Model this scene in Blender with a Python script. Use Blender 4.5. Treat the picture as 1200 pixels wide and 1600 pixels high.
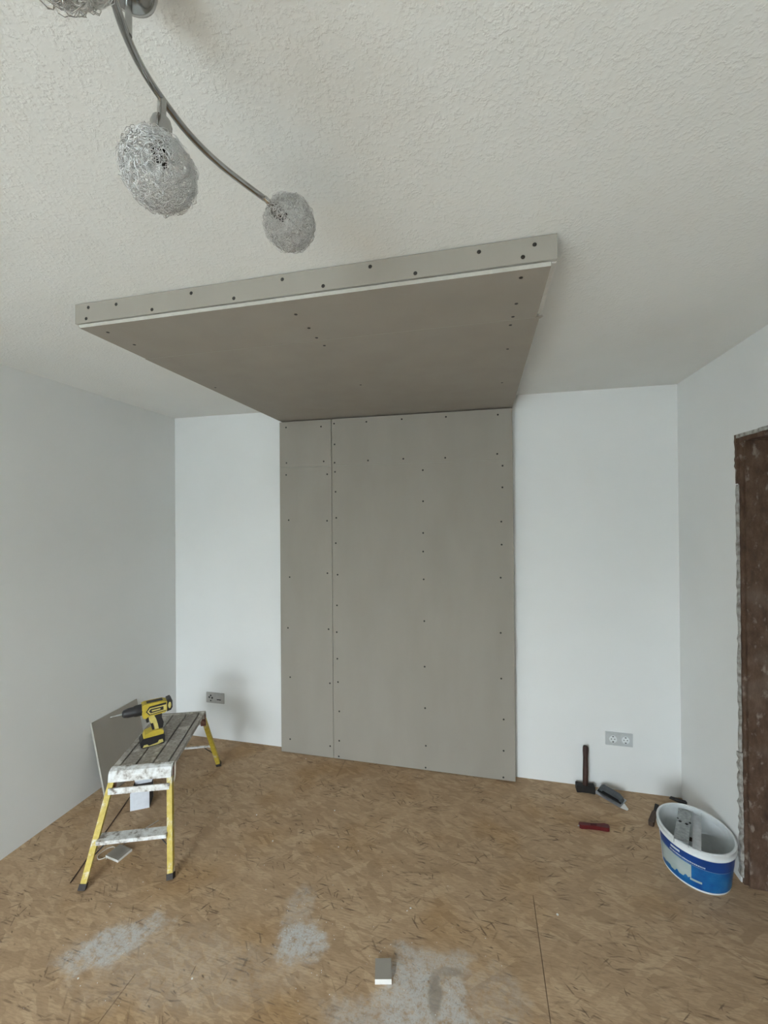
import bpy, bmesh, math, random
from mathutils import Vector, Matrix

for o in list(bpy.data.objects):
    bpy.data.objects.remove(o)
SC = bpy.context.scene
COL = SC.collection
PI = math.pi

# ------------------------------------------------------------------ camera
W, H = 3.589, 2.54            # room width and height; back wall at y = 0
REAR = -5.50                  # wall behind the photographer
cam_d = bpy.data.cameras.new('camera')
cam = bpy.data.objects.new('camera', cam_d)
COL.objects.link(cam)
cam_d.sensor_fit = 'HORIZONTAL'
cam_d.sensor_width = 36.0
cam_d.lens = 36.0 * 652.886 / 1200.0
cam_d.clip_start = 0.02
rot = Matrix(((0.974408, 0.008394, 0.224628), (0.224664, -0.003531, -0.97443), (-0.007386, 0.999959, -0.005327)))
cam.matrix_world = Matrix.Translation((2.4014, -2.9104, 1.7523)) @ rot.to_4x4()
SC.camera = cam

# ------------------------------------------------------------------ light: overcast sky seen through the window behind
wd = bpy.data.worlds.new('overcast_sky')
SC.world = wd
wd.use_nodes = True
bg = wd.node_tree.nodes['Background']
bg.inputs[0].default_value = (0.845, 0.945, 1.02, 1)
bg.inputs[1].default_value = 11.0
WX0, WX1, WZ0, WZ1 = 0.25, 1.75, 0.15, 2.24      # window opening in the rear wall
pd = bpy.data.lights.new('window_portal', 'AREA')
pd.shape = 'RECTANGLE'
pd.size, pd.size_y = WX1 - WX0, WZ1 - WZ0
pd.cycles.is_portal = True
po = bpy.data.objects.new('window_portal', pd)
COL.objects.link(po)
po.location = ((WX0 + WX1) / 2, REAR - 0.02, (WZ0 + WZ1) / 2)
po.rotation_euler = (PI / 2, 0, 0)       # looks towards +Y
SC.view_settings.view_transform = 'Standard'
SC.view_settings.look = 'None'
SC.view_settings.exposure = 1.53
SC.view_settings.gamma = 1.0
SC.view_settings.use_curve_mapping = False

# ------------------------------------------------------------------ material helpers
MATS = {}


class NT:
    def __init__(s, name, rough=0.6, metal=0.0):
        s.m = bpy.data.materials.new(name)
        s.m.use_nodes = True
        s.t = s.m.node_tree
        s.b = s.t.nodes['Principled BSDF']
        s.b.inputs['Roughness'].default_value = rough
        s.b.inputs['Metallic'].default_value = metal
        MATS[name] = s.m

    def n(s, typ, **kw):
        nd = s.t.nodes.new(typ)
        for k, v in kw.items():
            setattr(nd, k, v)
        return nd

    def set(s, inp, v):
        if hasattr(v, 'is_linked') or isinstance(v, bpy.types.NodeSocket):
            s.t.links.new(v, inp)
        elif isinstance(v, (tuple, list)) and len(v) == 3 and inp.type == 'RGBA':
            inp.default_value = (*v, 1)
        else:
            inp.default_value = v

    def math(s, op, a, b=0.0, c=None, clamp=False):
        nd = s.n('ShaderNodeMath', operation=op, use_clamp=clamp)
        s.set(nd.inputs[0], a)
        s.set(nd.inputs[1], b)
        if c is not None:
            s.set(nd.inputs[2], c)
        return nd.outputs[0]

    def mix(s, f, a, b, mode='MIX'):
        nd = s.n('ShaderNodeMix', data_type='RGBA', blend_type=mode)
        s.set(nd.inputs['Factor'], f)
        s.set(nd.inputs['A'], a) if False else s.set(nd.inputs[6], a)
        s.set(nd.inputs[7], b)
        return nd.outputs[2]

    def pos(s):
        return s.n('ShaderNodeNewGeometry').outputs['Position']

    def obj(s):
        return s.n('ShaderNodeTexCoord').outputs['Object']

    def map(s, v, rz=0.0, sc=(1, 1, 1), loc=(0, 0, 0)):
        nd = s.n('ShaderNodeMapping')
        s.set(nd.inputs['Vector'], v)
        nd.inputs['Rotation'].default_value = (0, 0, rz)
        nd.inputs['Scale'].default_value = sc
        nd.inputs['Location'].default_value = loc
        return nd.outputs[0]

    def noise(s, v, scale, detail=3, rough=0.5):
        nd = s.n('ShaderNodeTexNoise')
        s.set(nd.inputs['Vector'], v)
        nd.inputs['Scale'].default_value = scale
        nd.inputs['Detail'].default_value = detail
        nd.inputs['Roughness'].default_value = rough
        return nd.outputs['Fac']

    def ramp(s, f, stops):
        nd = s.n('ShaderNodeValToRGB')
        s.set(nd.inputs[0], f)
        el = nd.color_ramp.elements
        while len(el) < len(stops):
            el.new(0.5)
        for e, (p, c) in zip(el, stops):
            e.position = p
            e.color = (*c, 1) if len(c) == 3 else c
        return nd.outputs[0]

    def step(s, f, lo, hi):
        nd = s.n('ShaderNodeMapRange', interpolation_type='SMOOTHSTEP')
        s.set(nd.inputs[0], f)
        nd.inputs[1].default_value = lo
        nd.inputs[2].default_value = hi
        return nd.outputs[0]

    def bump(s, h, strength=0.3, dist=0.002):
        nd = s.n('ShaderNodeBump')
        nd.inputs['Strength'].default_value = strength
        nd.inputs['Distance'].default_value = dist
        s.set(nd.inputs['Height'], h)
        s.t.links.new(nd.outputs[0], s.b.inputs['Normal'])

    def col(s, c):
        s.set(s.b.inputs['Base Color'], c)


def plain(name, c, rough=0.5, metal=0.0, var=0.12, scale=40):
    t = NT(name, rough, metal)
    nz = t.noise(t.obj(), scale, 3)
    d = tuple(max(0, x * (1 - var)) for x in c)
    e = tuple(min(1, x * (1 + var)) for x in c)
    t.col(t.ramp(nz, [(0.3, d), (0.7, e)]))
    return t.m


# walls: matt white paint
t = NT('wall_paint', 0.85)
nz = t.noise(t.pos(), 1.6, 3)
t.col(t.ramp(nz, [(0.3, (0.78, 0.785, 0.77)), (0.7, (0.82, 0.825, 0.81))]))
t.bump(t.noise(t.pos(), 180, 3), 0.12, 0.001)
# ceiling: rough roller / wood-chip relief
t = NT('ceiling_paint', 0.9)
t.col(t.ramp(t.noise(t.pos(), 2.0, 3), [(0.3, (0.76, 0.765, 0.74)), (0.7, (0.80, 0.805, 0.78))]))
a = t.noise(t.pos(), 125, 3, 0.5)
b = t.noise(t.map(t.pos(), 0.6, (1, 1, 1)), 24, 2)
t.bump(t.math('ADD', t.math('MULTIPLY', t.step(a, 0.42, 0.70), t.step(b, 0.22, 0.62)), t.math("MULTIPLY", b, 0.35)), 0.34, 0.0020)
# plasterboard paper and core
t = NT('plasterboard_paper', 0.9)
f = t.noise(t.map(t.pos(), 0, (1, 1, 0.3)), 7, 3)
t.col(t.ramp(f, [(0.3, (0.312, 0.283, 0.243)), (0.7, (0.332, 0.303, 0.262))]))
t.bump(t.noise(t.pos(), 400, 2), 0.08, 0.0005)
plain('gypsum_core', (0.74, 0.73, 0.69), 0.9, 0, 0.05, 60)
plain('board_edge', (0.47, 0.45, 0.40), 0.9, 0, 0.05, 60)
plain('joint_line', (0.30, 0.285, 0.26), 0.9)
plain('screw_dark', (0.025, 0.023, 0.02), 0.5, 0.3)
plain('stud_metal', (0.45, 0.46, 0.47), 0.45, 0.8)

# OSB floor with plaster dust trodden into it
t = NT('osb', 0.75)
P = t.pos()


def strands(rz, sx, sy, seed):
    v = t.map(t.map(P, rz), 0, (sx, sy, 1), (seed, seed * 1.7, 0))
    wn = t.n('ShaderNodeTexNoise')
    t.set(wn.inputs['Vector'], v)
    wn.inputs['Scale'].default_value = 0.9
    wv = t.n('ShaderNodeVectorMath', operation='MULTIPLY_ADD')
    t.set(wv.inputs[0], wn.outputs['Color'])
    wv.inputs[1].default_value = (0.7, 0.7, 0)
    t.set(wv.inputs[2], v)
    vo = t.n('ShaderNodeTexVoronoi', voronoi_dimensions='2D', feature='F1')
    t.set(vo.inputs['Vector'], wv.outputs[0])
    vo.inputs['Scale'].default_value = 1.0
    sp = t.n('ShaderNodeSeparateColor')
    t.set(sp.inputs[0], vo.outputs['Color'])
    return sp.outputs[0], sp.outputs[1], vo.outputs['Distance']


tan = [(0.0, (0.33, 0.212, 0.116)), (0.4, (0.45, 0.304, 0.178)), (0.75, (0.53, 0.373, 0.226)), (1.0, (0.64, 0.468, 0.294))]
r1, g1, d1 = strands(0.10, 6, 27, 3.1)
r2, g2, d2 = strands(0.75, 7, 28, 8.3)
r3, g3, d3 = strands(-0.60, 6, 26, 14.9)
r4, g4, d4 = strands(0.35, 16, 62, 19.4)
c = t.ramp(r1, tan)
c = t.mix(t.step(g2, 0.50, 0.60), c, t.ramp(r2, tan))
c = t.mix(t.step(g3, 0.58, 0.68), c, t.ramp(r3, tan))
c = t.mix(t.step(g4, 0.60, 0.70), c, t.ramp(r4, tan))
c = t.mix(0.52, c, (0.455, 0.313, 0.186))
grain = t.noise(t.map(P, 0.15, (14, 90, 1)), 2.0, 5, 0.65)
c = t.mix(t.math('MULTIPLY', t.step(grain, 0.60, 0.34), 0.5), c, (0.29, 0.188, 0.106))
big = t.noise(P, 2.2, 3)
c = t.mix(t.step(big, 0.50, 0.72), c, t.mix(1.0, c, (0.88, 0.80, 0.66), 'MULTIPLY'))
broken = t.noise(t.map(P, 0.3, (30, 60, 1)), 2.0, 4, 0.7)
clus = t.step(t.noise(t.map(P, 0, (1, 1, 1), (7.3, 2.1, 0)), 5.5, 3), 0.40, 0.62)
for rz, sx, sy, sd, th, dk in ((0.05, 12, 105, 21.0, 0.86, 0.9), (0.9, 13, 100, 33.0, 0.94, 0.9), (-0.75, 14, 110, 47.0, 0.93, 0.85), (1.5, 18, 110, 52.0, 0.97, 0.9),
                               (0.25, 26, 150, 61.0, 0.90, 0.7), (-0.15, 7, 55, 73.0, 0.92, 0.45), (0.5, 40, 110, 81.0, 0.95, 1.0), (-1.1, 14, 80, 95.0, 0.975, 0.9), (-0.25, 10, 90, 105.0, 0.90, 0.6)):
    rr, gg, dd = strands(rz, sx, sy, sd)
    m = t.math('MULTIPLY', t.step(rr, th, th + 0.02), t.step(t.math('ADD', dd, t.math('MULTIPLY', broken, 0.5)), 0.72, 0.40))
    m = t.math('MULTIPLY', m, t.math('MULTIPLY_ADD', gg, 0.6, 0.3))
    c = t.mix(t.math('MULTIPLY', t.math('MULTIPLY', m, dk), t.math('MULTIPLY_ADD', clus, 0.85, 0.15)), c, (0.085, 0.047, 0.024))


def patch(cx, cy, rx, ry, ang, k, seed):
    v = t.map(P, 0, (1, 1, 1), (-cx, -cy, 0))
    v = t.map(v, -ang, (1, 1, 1))
    v = t.map(v, 0, (1 / rx, 1 / ry, 0))
    ln = t.n('ShaderNodeVectorMath', operation='LENGTH')
    t.set(ln.inputs[0], v)
    nn = t.noise(t.map(P, 0, (1, 1, 1), (seed, seed, 0)), 11, 4, 0.6)
    d = t.math('ADD', ln.outputs['Value'], t.math('MULTIPLY', t.math('SUBTRACT', nn, 0.5), 1.5))
    return t.math('MULTIPLY', t.step(d, 1.12, 0.55), k)


dust = None
for pp in ((0.93, -1.475, 0.20, 0.095, 0.70, 0.85, 1), (1.665, -1.30, 0.115, 0.10, 0.3, 0.95, 2), (1.60, -1.17, 0.07, 0.13, 0.1, 0.30, 3),
           (2.14, -1.42, 0.13, 0.20, 0.2, 0.80, 4), (2.30, -1.48, 0.08, 0.19, 0.1, 0.80, 5), (2.22, -1.27, 0.16, 0.06, 0.2, 0.55, 6), (2.44, -1.36, 0.12, 0.16, 0, 0.22, 7),
           (2.05, -1.52, 0.22, 0.10, 0, 0.5, 8), (1.25, -1.50, 0.5, 0.16, 0.1, 0.16, 9)):
    q = patch(*pp)
    dust = q if dust is None else t.math('MAXIMUM', dust, q)
fine = t.noise(P, 120, 3, 0.7)
dust = t.math('MULTIPLY', dust, t.math('MULTIPLY', t.step(fine, 0.22, 0.52), t.step(t.noise(P, 34, 4, 0.7), 0.26, 0.58)))
# scuffed, swept-clear mark in the dust
scuff = t.math('MAXIMUM', patch(2.225, -1.375, 0.028, 0.085, 0.05, 0.85, 11), patch(2.27, -1.29, 0.06, 0.018, 0.2, 0.6, 12))
dust = t.math('MULTIPLY', dust, t.math('SUBTRACT', 1.0, scuff))
c = t.mix(t.math('MULTIPLY', scuff, 0.7), c, (0.24, 0.235, 0.22))
c = t.mix(t.math('MULTIPLY', dust, 0.92), c, (0.60, 0.61, 0.60))
t.col(c)
t.bump(t.math('ADD', r1, t.math('ADD', d2, grain)), 0.25, 0.0008)
plain('subfloor', (0.05, 0.04, 0.03), 0.9)

# door reveal: old raw brown wood with plaster remains
t = NT('old_jamb_wood', 0.8)
P = t.pos()
g = t.noise(t.map(P, 0, (14, 14, 7)), 1.6, 5, 0.7)
c = t.ramp(g, [(0.25, (0.045, 0.022, 0.013)), (0.5, (0.10, 0.056, 0.034)), (0.75, (0.165, 0.105, 0.070))])
sp = t.noise(t.map(P, 0, (1, 1, 0.6)), 30, 4, 0.6)
c = t.mix(t.math('MULTIPLY', t.step(sp, 0.56, 0.72), 0.65), c, (0.36, 0.30, 0.25))
lo = t.noise(P, 5, 2)
c = t.mix(t.math('MULTIPLY', t.step(lo, 0.5, 0.7), 0.4), c, (0.20, 0.15, 0.115))
t.col(c)
t.bump(t.math('ADD', g, sp), 0.6, 0.004)
t = NT('raw_plaster', 0.95)
nz = t.noise(t.pos(), 45, 4)
t.col(t.ramp(nz, [(0.3, (0.20, 0.18, 0.155)), (0.62, (0.46, 0.45, 0.42))]))
t.bump(nz, 0.7, 0.004)

# metals, plastics
t = NT('chrome', 0.16, 1.0)
t.col(t.ramp(t.noise(t.obj(), 30, 2), [(0.3, (0.34, 0.34, 0.33)), (0.7, (0.46, 0.46, 0.45))]))
t = NT('aluminium_wire', 0.32, 0.85)
t.col(t.ramp(t.noise(t.obj(), 60, 2), [(0.3, (0.66, 0.66, 0.65)), (0.7, (0.86, 0.86, 0.85))]))
plain('socket_black', (0.03, 0.03, 0.03), 0.4, 0.2)
t = NT('bulb_glass', 0.05)
t.col((0.9, 0.9, 0.88))
t.b.inputs['Coat Weight'].default_value = 0.5
plain('steel', (0.50, 0.51, 0.52), 0.35, 0.9)
t = NT('galvanised', 0.45, 0.55)
t.col(t.ramp(t.noise(t.obj(), 55, 3), [(0.3, (0.22, 0.24, 0.24)), (0.7, (0.42, 0.44, 0.44))]))
plain('dark_iron', (0.030, 0.028, 0.027), 0.55, 0.5)
plain('tool_yellow', (0.54, 0.405, 0.045), 0.45, 0, 0.12)
plain('tool_yellow_pale', (0.62, 0.52, 0.16), 0.45, 0, 0.12)
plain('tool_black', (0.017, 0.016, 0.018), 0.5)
plain('tool_grey', (0.36, 0.33, 0.27), 0.5)
plain('handle_wood', (0.034, 0.012, 0.007), 0.55, 0, 0.35, 25)
plain('knife_red', (0.105, 0.007, 0.009), 0.45, 0, 0.15)
plain('knife_dark_red', (0.06, 0.005, 0.006), 0.5)
plain('white_plastic', (0.74, 0.77, 0.77), 0.4, 0, 0.04)
plain('socket_plate', (0.52, 0.54, 0.54), 0.4, 0, 0.03)
plain('socket_grey', (0.44, 0.43, 0.41), 0.5, 0, 0.05)
plain('hole_black', (0.008, 0.008, 0.008), 0.7)
plain('label_blue', (0.006, 0.050, 0.24), 0.35, 0, 0.15, 15)
plain('label_white', (0.66, 0.70, 0.72), 0.4, 0, 0.05)
plain('carton_white', (0.68, 0.71, 0.76), 0.7, 0, 0.05)
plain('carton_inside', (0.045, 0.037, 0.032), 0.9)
plain('dark_brown', (0.075, 0.044, 0.028), 0.6)
plain('pale_cord', (0.50, 0.45, 0.39), 0.7)
plain('grey_plastic', (0.075, 0.085, 0.09), 0.5)
plain('window_white', (0.8, 0.8, 0.8), 0.4)
plain('rubber', (0.035, 0.028, 0.025), 0.7)
plain('paper_scrap', (0.36, 0.35, 0.32), 0.8)

# lower label: photographic blue with pale patches
t = NT('label_sky', 0.35)
nz = t.noise(t.obj(), 14, 3)
c = t.ramp(nz, [(0.3, (0.003, 0.06, 0.25)), (0.55, (0.006, 0.13, 0.36)), (0.8, (0.05, 0.22, 0.45))])
t.col(c)
t = NT('label_photo', 0.4)
nz = t.noise(t.obj(), 10, 3)
t.col(t.ramp(nz, [(0.3, (0.34, 0.42, 0.40)), (0.7, (0.46, 0.52, 0.50))]))

# paint-splashed aluminium and yellow leg
t = NT('splashed_aluminium', 0.6, 0.15)
n1 = t.noise(t.obj(), 16, 5, 0.65)
n2 = t.noise(t.obj(), 70, 4, 0.6)
c = t.ramp(n2, [(0.3, (0.24, 0.215, 0.18)), (0.7, (0.44, 0.41, 0.36))])
c = t.mix(t.step(n1, 0.50, 0.66), c, (0.60, 0.58, 0.53))
t.col(c)
t.bump(n2, 0.3, 0.001)
t = NT('painted_white_metal', 0.6, 0.0)
n1 = t.noise(t.obj(), 30, 5, 0.65)
c = t.ramp(n1, [(0.34, (0.20, 0.17, 0.14)), (0.46, (0.60, 0.59, 0.56)), (0.6, (0.78, 0.79, 0.78))])
t.col(c)
t.bump(n1, 0.4, 0.001)
t = NT('yellow_leg', 0.5, 0.0)
n1 = t.noise(t.obj(), 14, 5, 0.7)
c = t.ramp(t.noise(t.obj(), 60, 3), [(0.3, (0.46, 0.33, 0.030)), (0.7, (0.58, 0.44, 0.06))])
c = t.mix(t.step(n1, 0.52, 0.68), c, (0.66, 0.62, 0.45))
t.col(c)
t = NT('rust_red', 0.7)
t.col(t.ramp(t.noise(t.obj(), 60, 3), [(0.3, (0.10, 0.035, 0.025)), (0.7, (0.30, 0.15, 0.12))]))
# window pane
t = NT('window_glass', 0.02)
tr = t.n('ShaderNodeBsdfTransparent')
gl = t.n('ShaderNodeBsdfGlossy')
gl.inputs['Roughness'].default_value = 0.02
mx = t.n('ShaderNodeMixShader')
mx.inputs[0].default_value = 0.06
t.t.links.new(tr.outputs[0], mx.inputs[1])
t.t.links.new(gl.outputs[0], mx.inputs[2])
t.t.links.new(mx.outputs[0], t.t.nodes['Material Output'].inputs[0])
t = NT('outdoor_ground', 0.9)
t.col(t.ramp(t.noise(t.pos(), 0.3, 3), [(0.3, (0.40, 0.43, 0.43)), (0.7, (0.47, 0.50, 0.50))]))


# ------------------------------------------------------------------ mesh helpers
def link(name, me, parent=None):
    o = bpy.data.objects.new(name, me)
    COL.objects.link(o)
    if parent is not None:
        o.parent = parent
    return o


def finish(bm, name, mats, parent=None, smooth=False, bevel=0.0, seg=2, angle=0.6):
    if bevel > 0:
        ed = [e for e in bm.edges if len(e.link_faces) == 2 and e.calc_face_angle(0) > angle]
        bmesh.ops.bevel(bm, geom=ed, offset=bevel, segments=seg, affect='EDGES', profile=0.6, clamp_overlap=True)
    bmesh.ops.recalc_face_normals(bm, faces=bm.faces)
    me = bpy.data.meshes.new(name)
    bm.to_mesh(me)
    bm.free()
    for m in ([mats] if isinstance(mats, str) else mats):
        me.materials.append(MATS[m])
    if smooth:
        for p in me.polygons:
            p.use_smooth = True
        me.set_sharp_from_angle(angle=0.7)
    return link(name, me, parent)


def box(bm, x0, x1, y0, y1, z0, z1, M=None, mi=0):
    vs = [Vector((x, y, z)) for x in (x0, x1) for y in (y0, y1) for z in (z0, z1)]
    if M is not None:
        vs = [M @ v for v in vs]
    v = [bm.verts.new(p) for p in vs]
    for idx in ((0, 1, 3, 2), (4, 6, 7, 5), (0, 4, 5, 1), (2, 3, 7, 6), (0, 2, 6, 4), (1, 5, 7, 3)):
        f = bm.faces.new([v[i] for i in idx])
        f.material_index = mi
    return v


def obox(name, dims, mat, parent=None, bevel=0.0, seg=2):
    bm = bmesh.new()
    box(bm, *dims)
    return finish(bm, name, mat, parent, bevel=bevel, seg=seg)


def prism(bm, pts, t0, t1, axis='y', mi=0):
    """extrude a 2-D outline between t0 and t1 along an axis"""
    def P(a, b, t):
        return Vector((a, t, b)) if axis == 'y' else (Vector((t, a, b)) if axis == 'x' else Vector((a, b, t)))
    A = [bm.verts.new(P(a, b, t0)) for a, b in pts]
    B = [bm.verts.new(P(a, b, t1)) for a, b in pts]
    n = len(pts)
    fs = [bm.faces.new(A), bm.faces.new(B[::-1])]
    for i in range(n):
        fs.append(bm.faces.new((A[i], B[i], B[(i + 1) % n], A[(i + 1) % n])))
    for f in fs:
        f.material_index = mi


def lathe(bm, prof, n=24, M=None, sx=1.0, sy=1.0, cap0=True, cap1=True, mi=0):
    rings = []
    for r, z in prof:
        ring = []
        for i in range(n):
            a = 2 * PI * i / n
            p = Vector((r * sx * math.cos(a), r * sy * math.sin(a), z))
            ring.append(bm.verts.new(M @ p if M is not None else p))
        rings.append(ring)
    for a, b in zip(rings, rings[1:]):
        for i in range(n):
            f = bm.faces.new((a[i], a[(i + 1) % n], b[(i + 1) % n], b[i]))
            f.material_index = mi
    if cap0:
        bm.faces.new(rings[0][::-1]).material_index = mi
    if cap1:
        bm.faces.new(rings[-1]).material_index = mi


def tube(bm, pts, r, n=8, closed=False, mi=0):
    pts = [Vector(p) for p in pts]
    N = len(pts)
    rings = []
    up = Vector((0.31, 0.22, 0.92))
    for i, p in enumerate(pts):
        if closed:
            d = pts[(i + 1) % N] - pts[i - 1]
        else:
            d = pts[min(i + 1, N - 1)] - pts[max(i - 1, 0)]
        d.normalize()
        if abs(d.dot(up)) > 0.97:
            up = Vector((0.9, 0.3, -0.2)).normalized()
        u = (up - d * up.dot(d)).normalized()
        up = u
        v = d.cross(u)
        rr = r[i] if isinstance(r, (list, tuple)) else r
        rings.append([bm.verts.new(p + (u * math.cos(2 * PI * k / n) + v * math.sin(2 * PI * k / n)) * rr) for k in range(n)])
    prs = list(zip(rings, rings[1:])) + ([(rings[-1], rings[0])] if closed else [])
    for a, b in prs:
        for k in range(n):
            bm.faces.new((a[k], a[(k + 1) % n], b[(k + 1) % n], b[k])).material_index = mi
    if not closed:
        bm.faces.new(rings[0][::-1]).material_index = mi
        bm.faces.new(rings[-1]).material_index = mi


def bar(bm, p0, p1, w, t, up=(0, 0, 1), mi=0):
    """rectangular bar from p0 to p1; w across, t along 'up'"""
    p0, p1 = Vector(p0), Vector(p1)
    d = (p1 - p0)
    L = d.length
    d.normalize()
    up = Vector(up)
    s = d.cross(up).normalized()
    u = s.cross(d)
    M = Matrix((s, d, u)).transposed().to_4x4()
    M.translation = p0
    box(bm, -w / 2, w / 2, 0, L, -t / 2, t / 2, M, mi)


def spline(pts, n=10):
    pts = [Vector(p) for p in pts]
    out = []
    for i in range(len(pts) - 1):
        p0, p1, p2, p3 = pts[max(i - 1, 0)], pts[i], pts[i + 1], pts[min(i + 2, len(pts) - 1)]
        for k in range(n):
            s = k / n
            out.append(0.5 * ((2 * p1) + (p2 - p0) * s + (2 * p0 - 5 * p1 + 4 * p2 - p3) * s * s + (3 * p1 - p0 - 3 * p2 + p3) * s ** 3))
    out.append(pts[-1])
    return out


def thing(name, label, cat, loc=(0, 0, 0), rz=0.0, group=None):
    o = bpy.data.objects.new(name, None)
    COL.objects.link(o)
    o.location = loc
    o.rotation_euler = (0, 0, rz)
    o.empty_display_size = 0.05
    return tag(o, label, cat, group)


def tag(o, label, cat, group=None):
    o['label'] = label
    o['category'] = cat
    if group:
        o['group'] = group
    return o


def struct(o, label=None):
    o['kind'] = 'structure'
    if label:
        o['label'] = label
    return o


# ------------------------------------------------------------------ room shell
T = 0.16
struct(obox('wall_back', (-T, W + T, 0, T, -0.1, H + 0.1), 'wall_paint'), 'white painted back wall behind the plasterboard panel')
struct(obox('wall_left', (-T, 0, REAR - T, 0, -0.1, H + 0.1), 'wall_paint'), 'long white painted wall on the left')
struct(obox('ceiling', (0, W, REAR, 0, H, H + 0.1), 'ceiling_paint'), 'white textured ceiling with fine rough relief')

DY0, DY1, DZ = -1.50, -0.598, 2.112      # doorway in the right wall
bm = bmesh.new()
box(bm, W, W + T, DY1, 0, -0.1, H + 0.1)
box(bm, W, W + T, REAR - T, DY0, -0.1, H + 0.1)
box(bm, W, W + T, DY0, DY1, DZ, H + 0.1)
struct(finish(bm, 'wall_right', 'wall_paint'), 'white wall on the right with raw doorway')
bm = bmesh.new()
box(bm, 0, WX0, REAR - T, REAR, -0.1, H + 0.1)
box(bm, WX1, W, REAR - T, REAR, -0.1, H + 0.1)
box(bm, WX0, WX1, REAR - T, REAR, -0.1, WZ0)
box(bm, WX0, WX1, REAR - T, REAR, WZ1, H + 0.1)
struct(finish(bm, 'wall_rear', 'wall_paint'), 'white wall with window behind the viewer')

# window in the rear wall
win = bpy.data.objects.new('window_1', None)
COL.objects.link(win)
win.location = (WX0, REAR - 0.10, WZ0)
struct(win, 'white framed window behind the viewer')
ww, wh = WX1 - WX0, WZ1 - WZ0
bm = bmesh.new()
f_ = 0.05
box(bm, 0, ww, -0.03, 0.03, 0, f_)
box(bm, 0, ww, -0.03, 0.03, wh - f_, wh)
box(bm, 0, f_, -0.03, 0.03, f_, wh - f_)
box(bm, ww - f_, ww, -0.03, 0.03, f_, wh - f_)
box(bm, ww / 2 - 0.04, ww / 2 + 0.04, -0.03, 0.03, f_, wh - f_)
finish(bm, 'window_frame', 'window_white', win)
for x0, x1 in ((f_, ww / 2 - 0.04), (ww / 2 + 0.04, ww - f_)):
    obox('pane', (x0, x1, -0.003, 0.003, f_, wh - f_), 'window_glass', win)
obox('window_sill', (-0.05, ww + 0.05, 0.03, 0.22, -0.03, -0.001), 'window_white', win, 0.004)

# floor: subfloor slab with OSB sheets laid on it
fl = obox('floor', (-T, W + T, REAR - T, T, -0.12, -0.018), 'subfloor')
struct(fl, 'brown chipboard floor dusted with white plaster')
rows = [(0.0, -0.26), (-0.26, -0.885), (-0.885, -1.56), (-1.56, -2.235), (-2.235, -2.91), (-2.91, -3.585), (-3.585, -4.26), (-4.26, -4.90), (-4.90, -5.50)]
cuts = [1.45, 0.62, 2.622, 1.1, 2.2, 0.7, 1.9, 2.6, 1.3]
for (y1, y0), cx in zip(rows, cuts):
    for x0, x1 in ((0, cx), (cx, W)):
        g0 = 0.0012 if x0 > 0 else 0
        g1 = 0.0012 if x1 < W else 0
        bm = bmesh.new()
        box(bm, x0 + g0, x1 - g1, y0 + 0.0002, y1 - 0.0002, -0.018, 0.0)
        finish(bm, 'osb_board', 'osb', fl)

obox('osb_board', (W + 0.0008, W + T + 0.0, DY0, DY1, -0.018, -0.0005), 'osb', fl)
# doorway lining: raw wooden jambs, plaster rags along the opening edge
dr = bpy.data.objects.new('door_1', None)
COL.objects.link(dr)
dr.location = (W, (DY0 + DY1) / 2, 0)
struct(dr, 'raw doorway with old brown wooden lining and broken plaster edges')
DX, DYc = W, (DY0 + DY1) / 2
random.seed(4)


def rough_board(name, x0, x1, y0, y1, z0, z1, mat, amp, nseg, along='z', par=dr):
    """board with a wavy front edge (towards the room)"""
    bm = bmesh.new()
    prev = None
    first = None
    for i in range(nseg + 1):
        s = i / nseg
        a = random.uniform(-amp, amp)
        b = random.uniform(-amp, amp) * 0.7
        if along == 'z':
            z = z0 + (z1 - z0) * s
            ring = [(x0 + a, y0 + b, z), (x1, y0 + b, z), (x1, y1, z), (x0 + a, y1, z)]
        else:
            y = y0 + (y1 - y0) * s
            ring = [(x0 + a, y, z0 + b), (x1, y, z0 + b), (x1, y, z1), (x0 + a, y, z1)]
        ring = [bm.verts.new(Vector(p) - Vector((DX, DYc, 0))) for p in ring]
        if prev:
            for k in range(4):
                bm.faces.new((prev[k], prev[(k + 1) % 4], ring[(k + 1) % 4], ring[k]))
        else:
            first = ring
        prev = ring
    bm.faces.new(first[::-1])
    bm.faces.new(prev)
    return finish(bm, name, mat, par)


# hinge-side jamb (visible), its proud edge strip, far jamb, head
rough_board('jamb_board', W + 0.022, W + T - 0.002, DY1 - 0.030, DY1, 0.0, DZ, 'old_jamb_wood', 0.0015, 60)
rough_board('jamb_edge_strip', W + 0.008, W + 0.021, DY1 - 0.014, DY1, 0.0, DZ, 'old_jamb_wood', 0.002, 60)
rough_board('jamb_board', W + 0.012, W + T - 0.002, DY0, DY0 + 0.030, 0.0, DZ, 'old_jamb_wood', 0.002, 60)
rough_board('head_board', W + 0.006, W + T - 0.002, DY0 + 0.032, DY1 - 0.032, DZ - 0.030, DZ, 'old_jamb_wood', 0.003, 30, 'y')
rough_board('head_edge_strip', W - 0.003, W + 0.004, DY0 + 0.02, DY1 - 0.012, DZ - 0.012, DZ + 0.004, 'raw_plaster', 0.003, 30, 'y')
# ragged plaster edge, thicker and more broken near the floor
rough_board('plaster_edge', W - 0.003, W + 0.006, DY1 - 0.010, DY1 + 0.002, 0.62, 1.88, 'raw_plaster', 0.003, 50)
rough_board('plaster_edge', W - 0.006, W + 0.006, DY1 - 0.014, DY1 + 0.006, 0.03, 0.615, 'raw_plaster', 0.005, 32)
rough_board('plaster_edge', W - 0.004, W + 0.006, DY1 - 0.010, DY1 + 0.004, 1.885, DZ + 0.004, 'old_jamb_wood', 0.003, 14)

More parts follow.
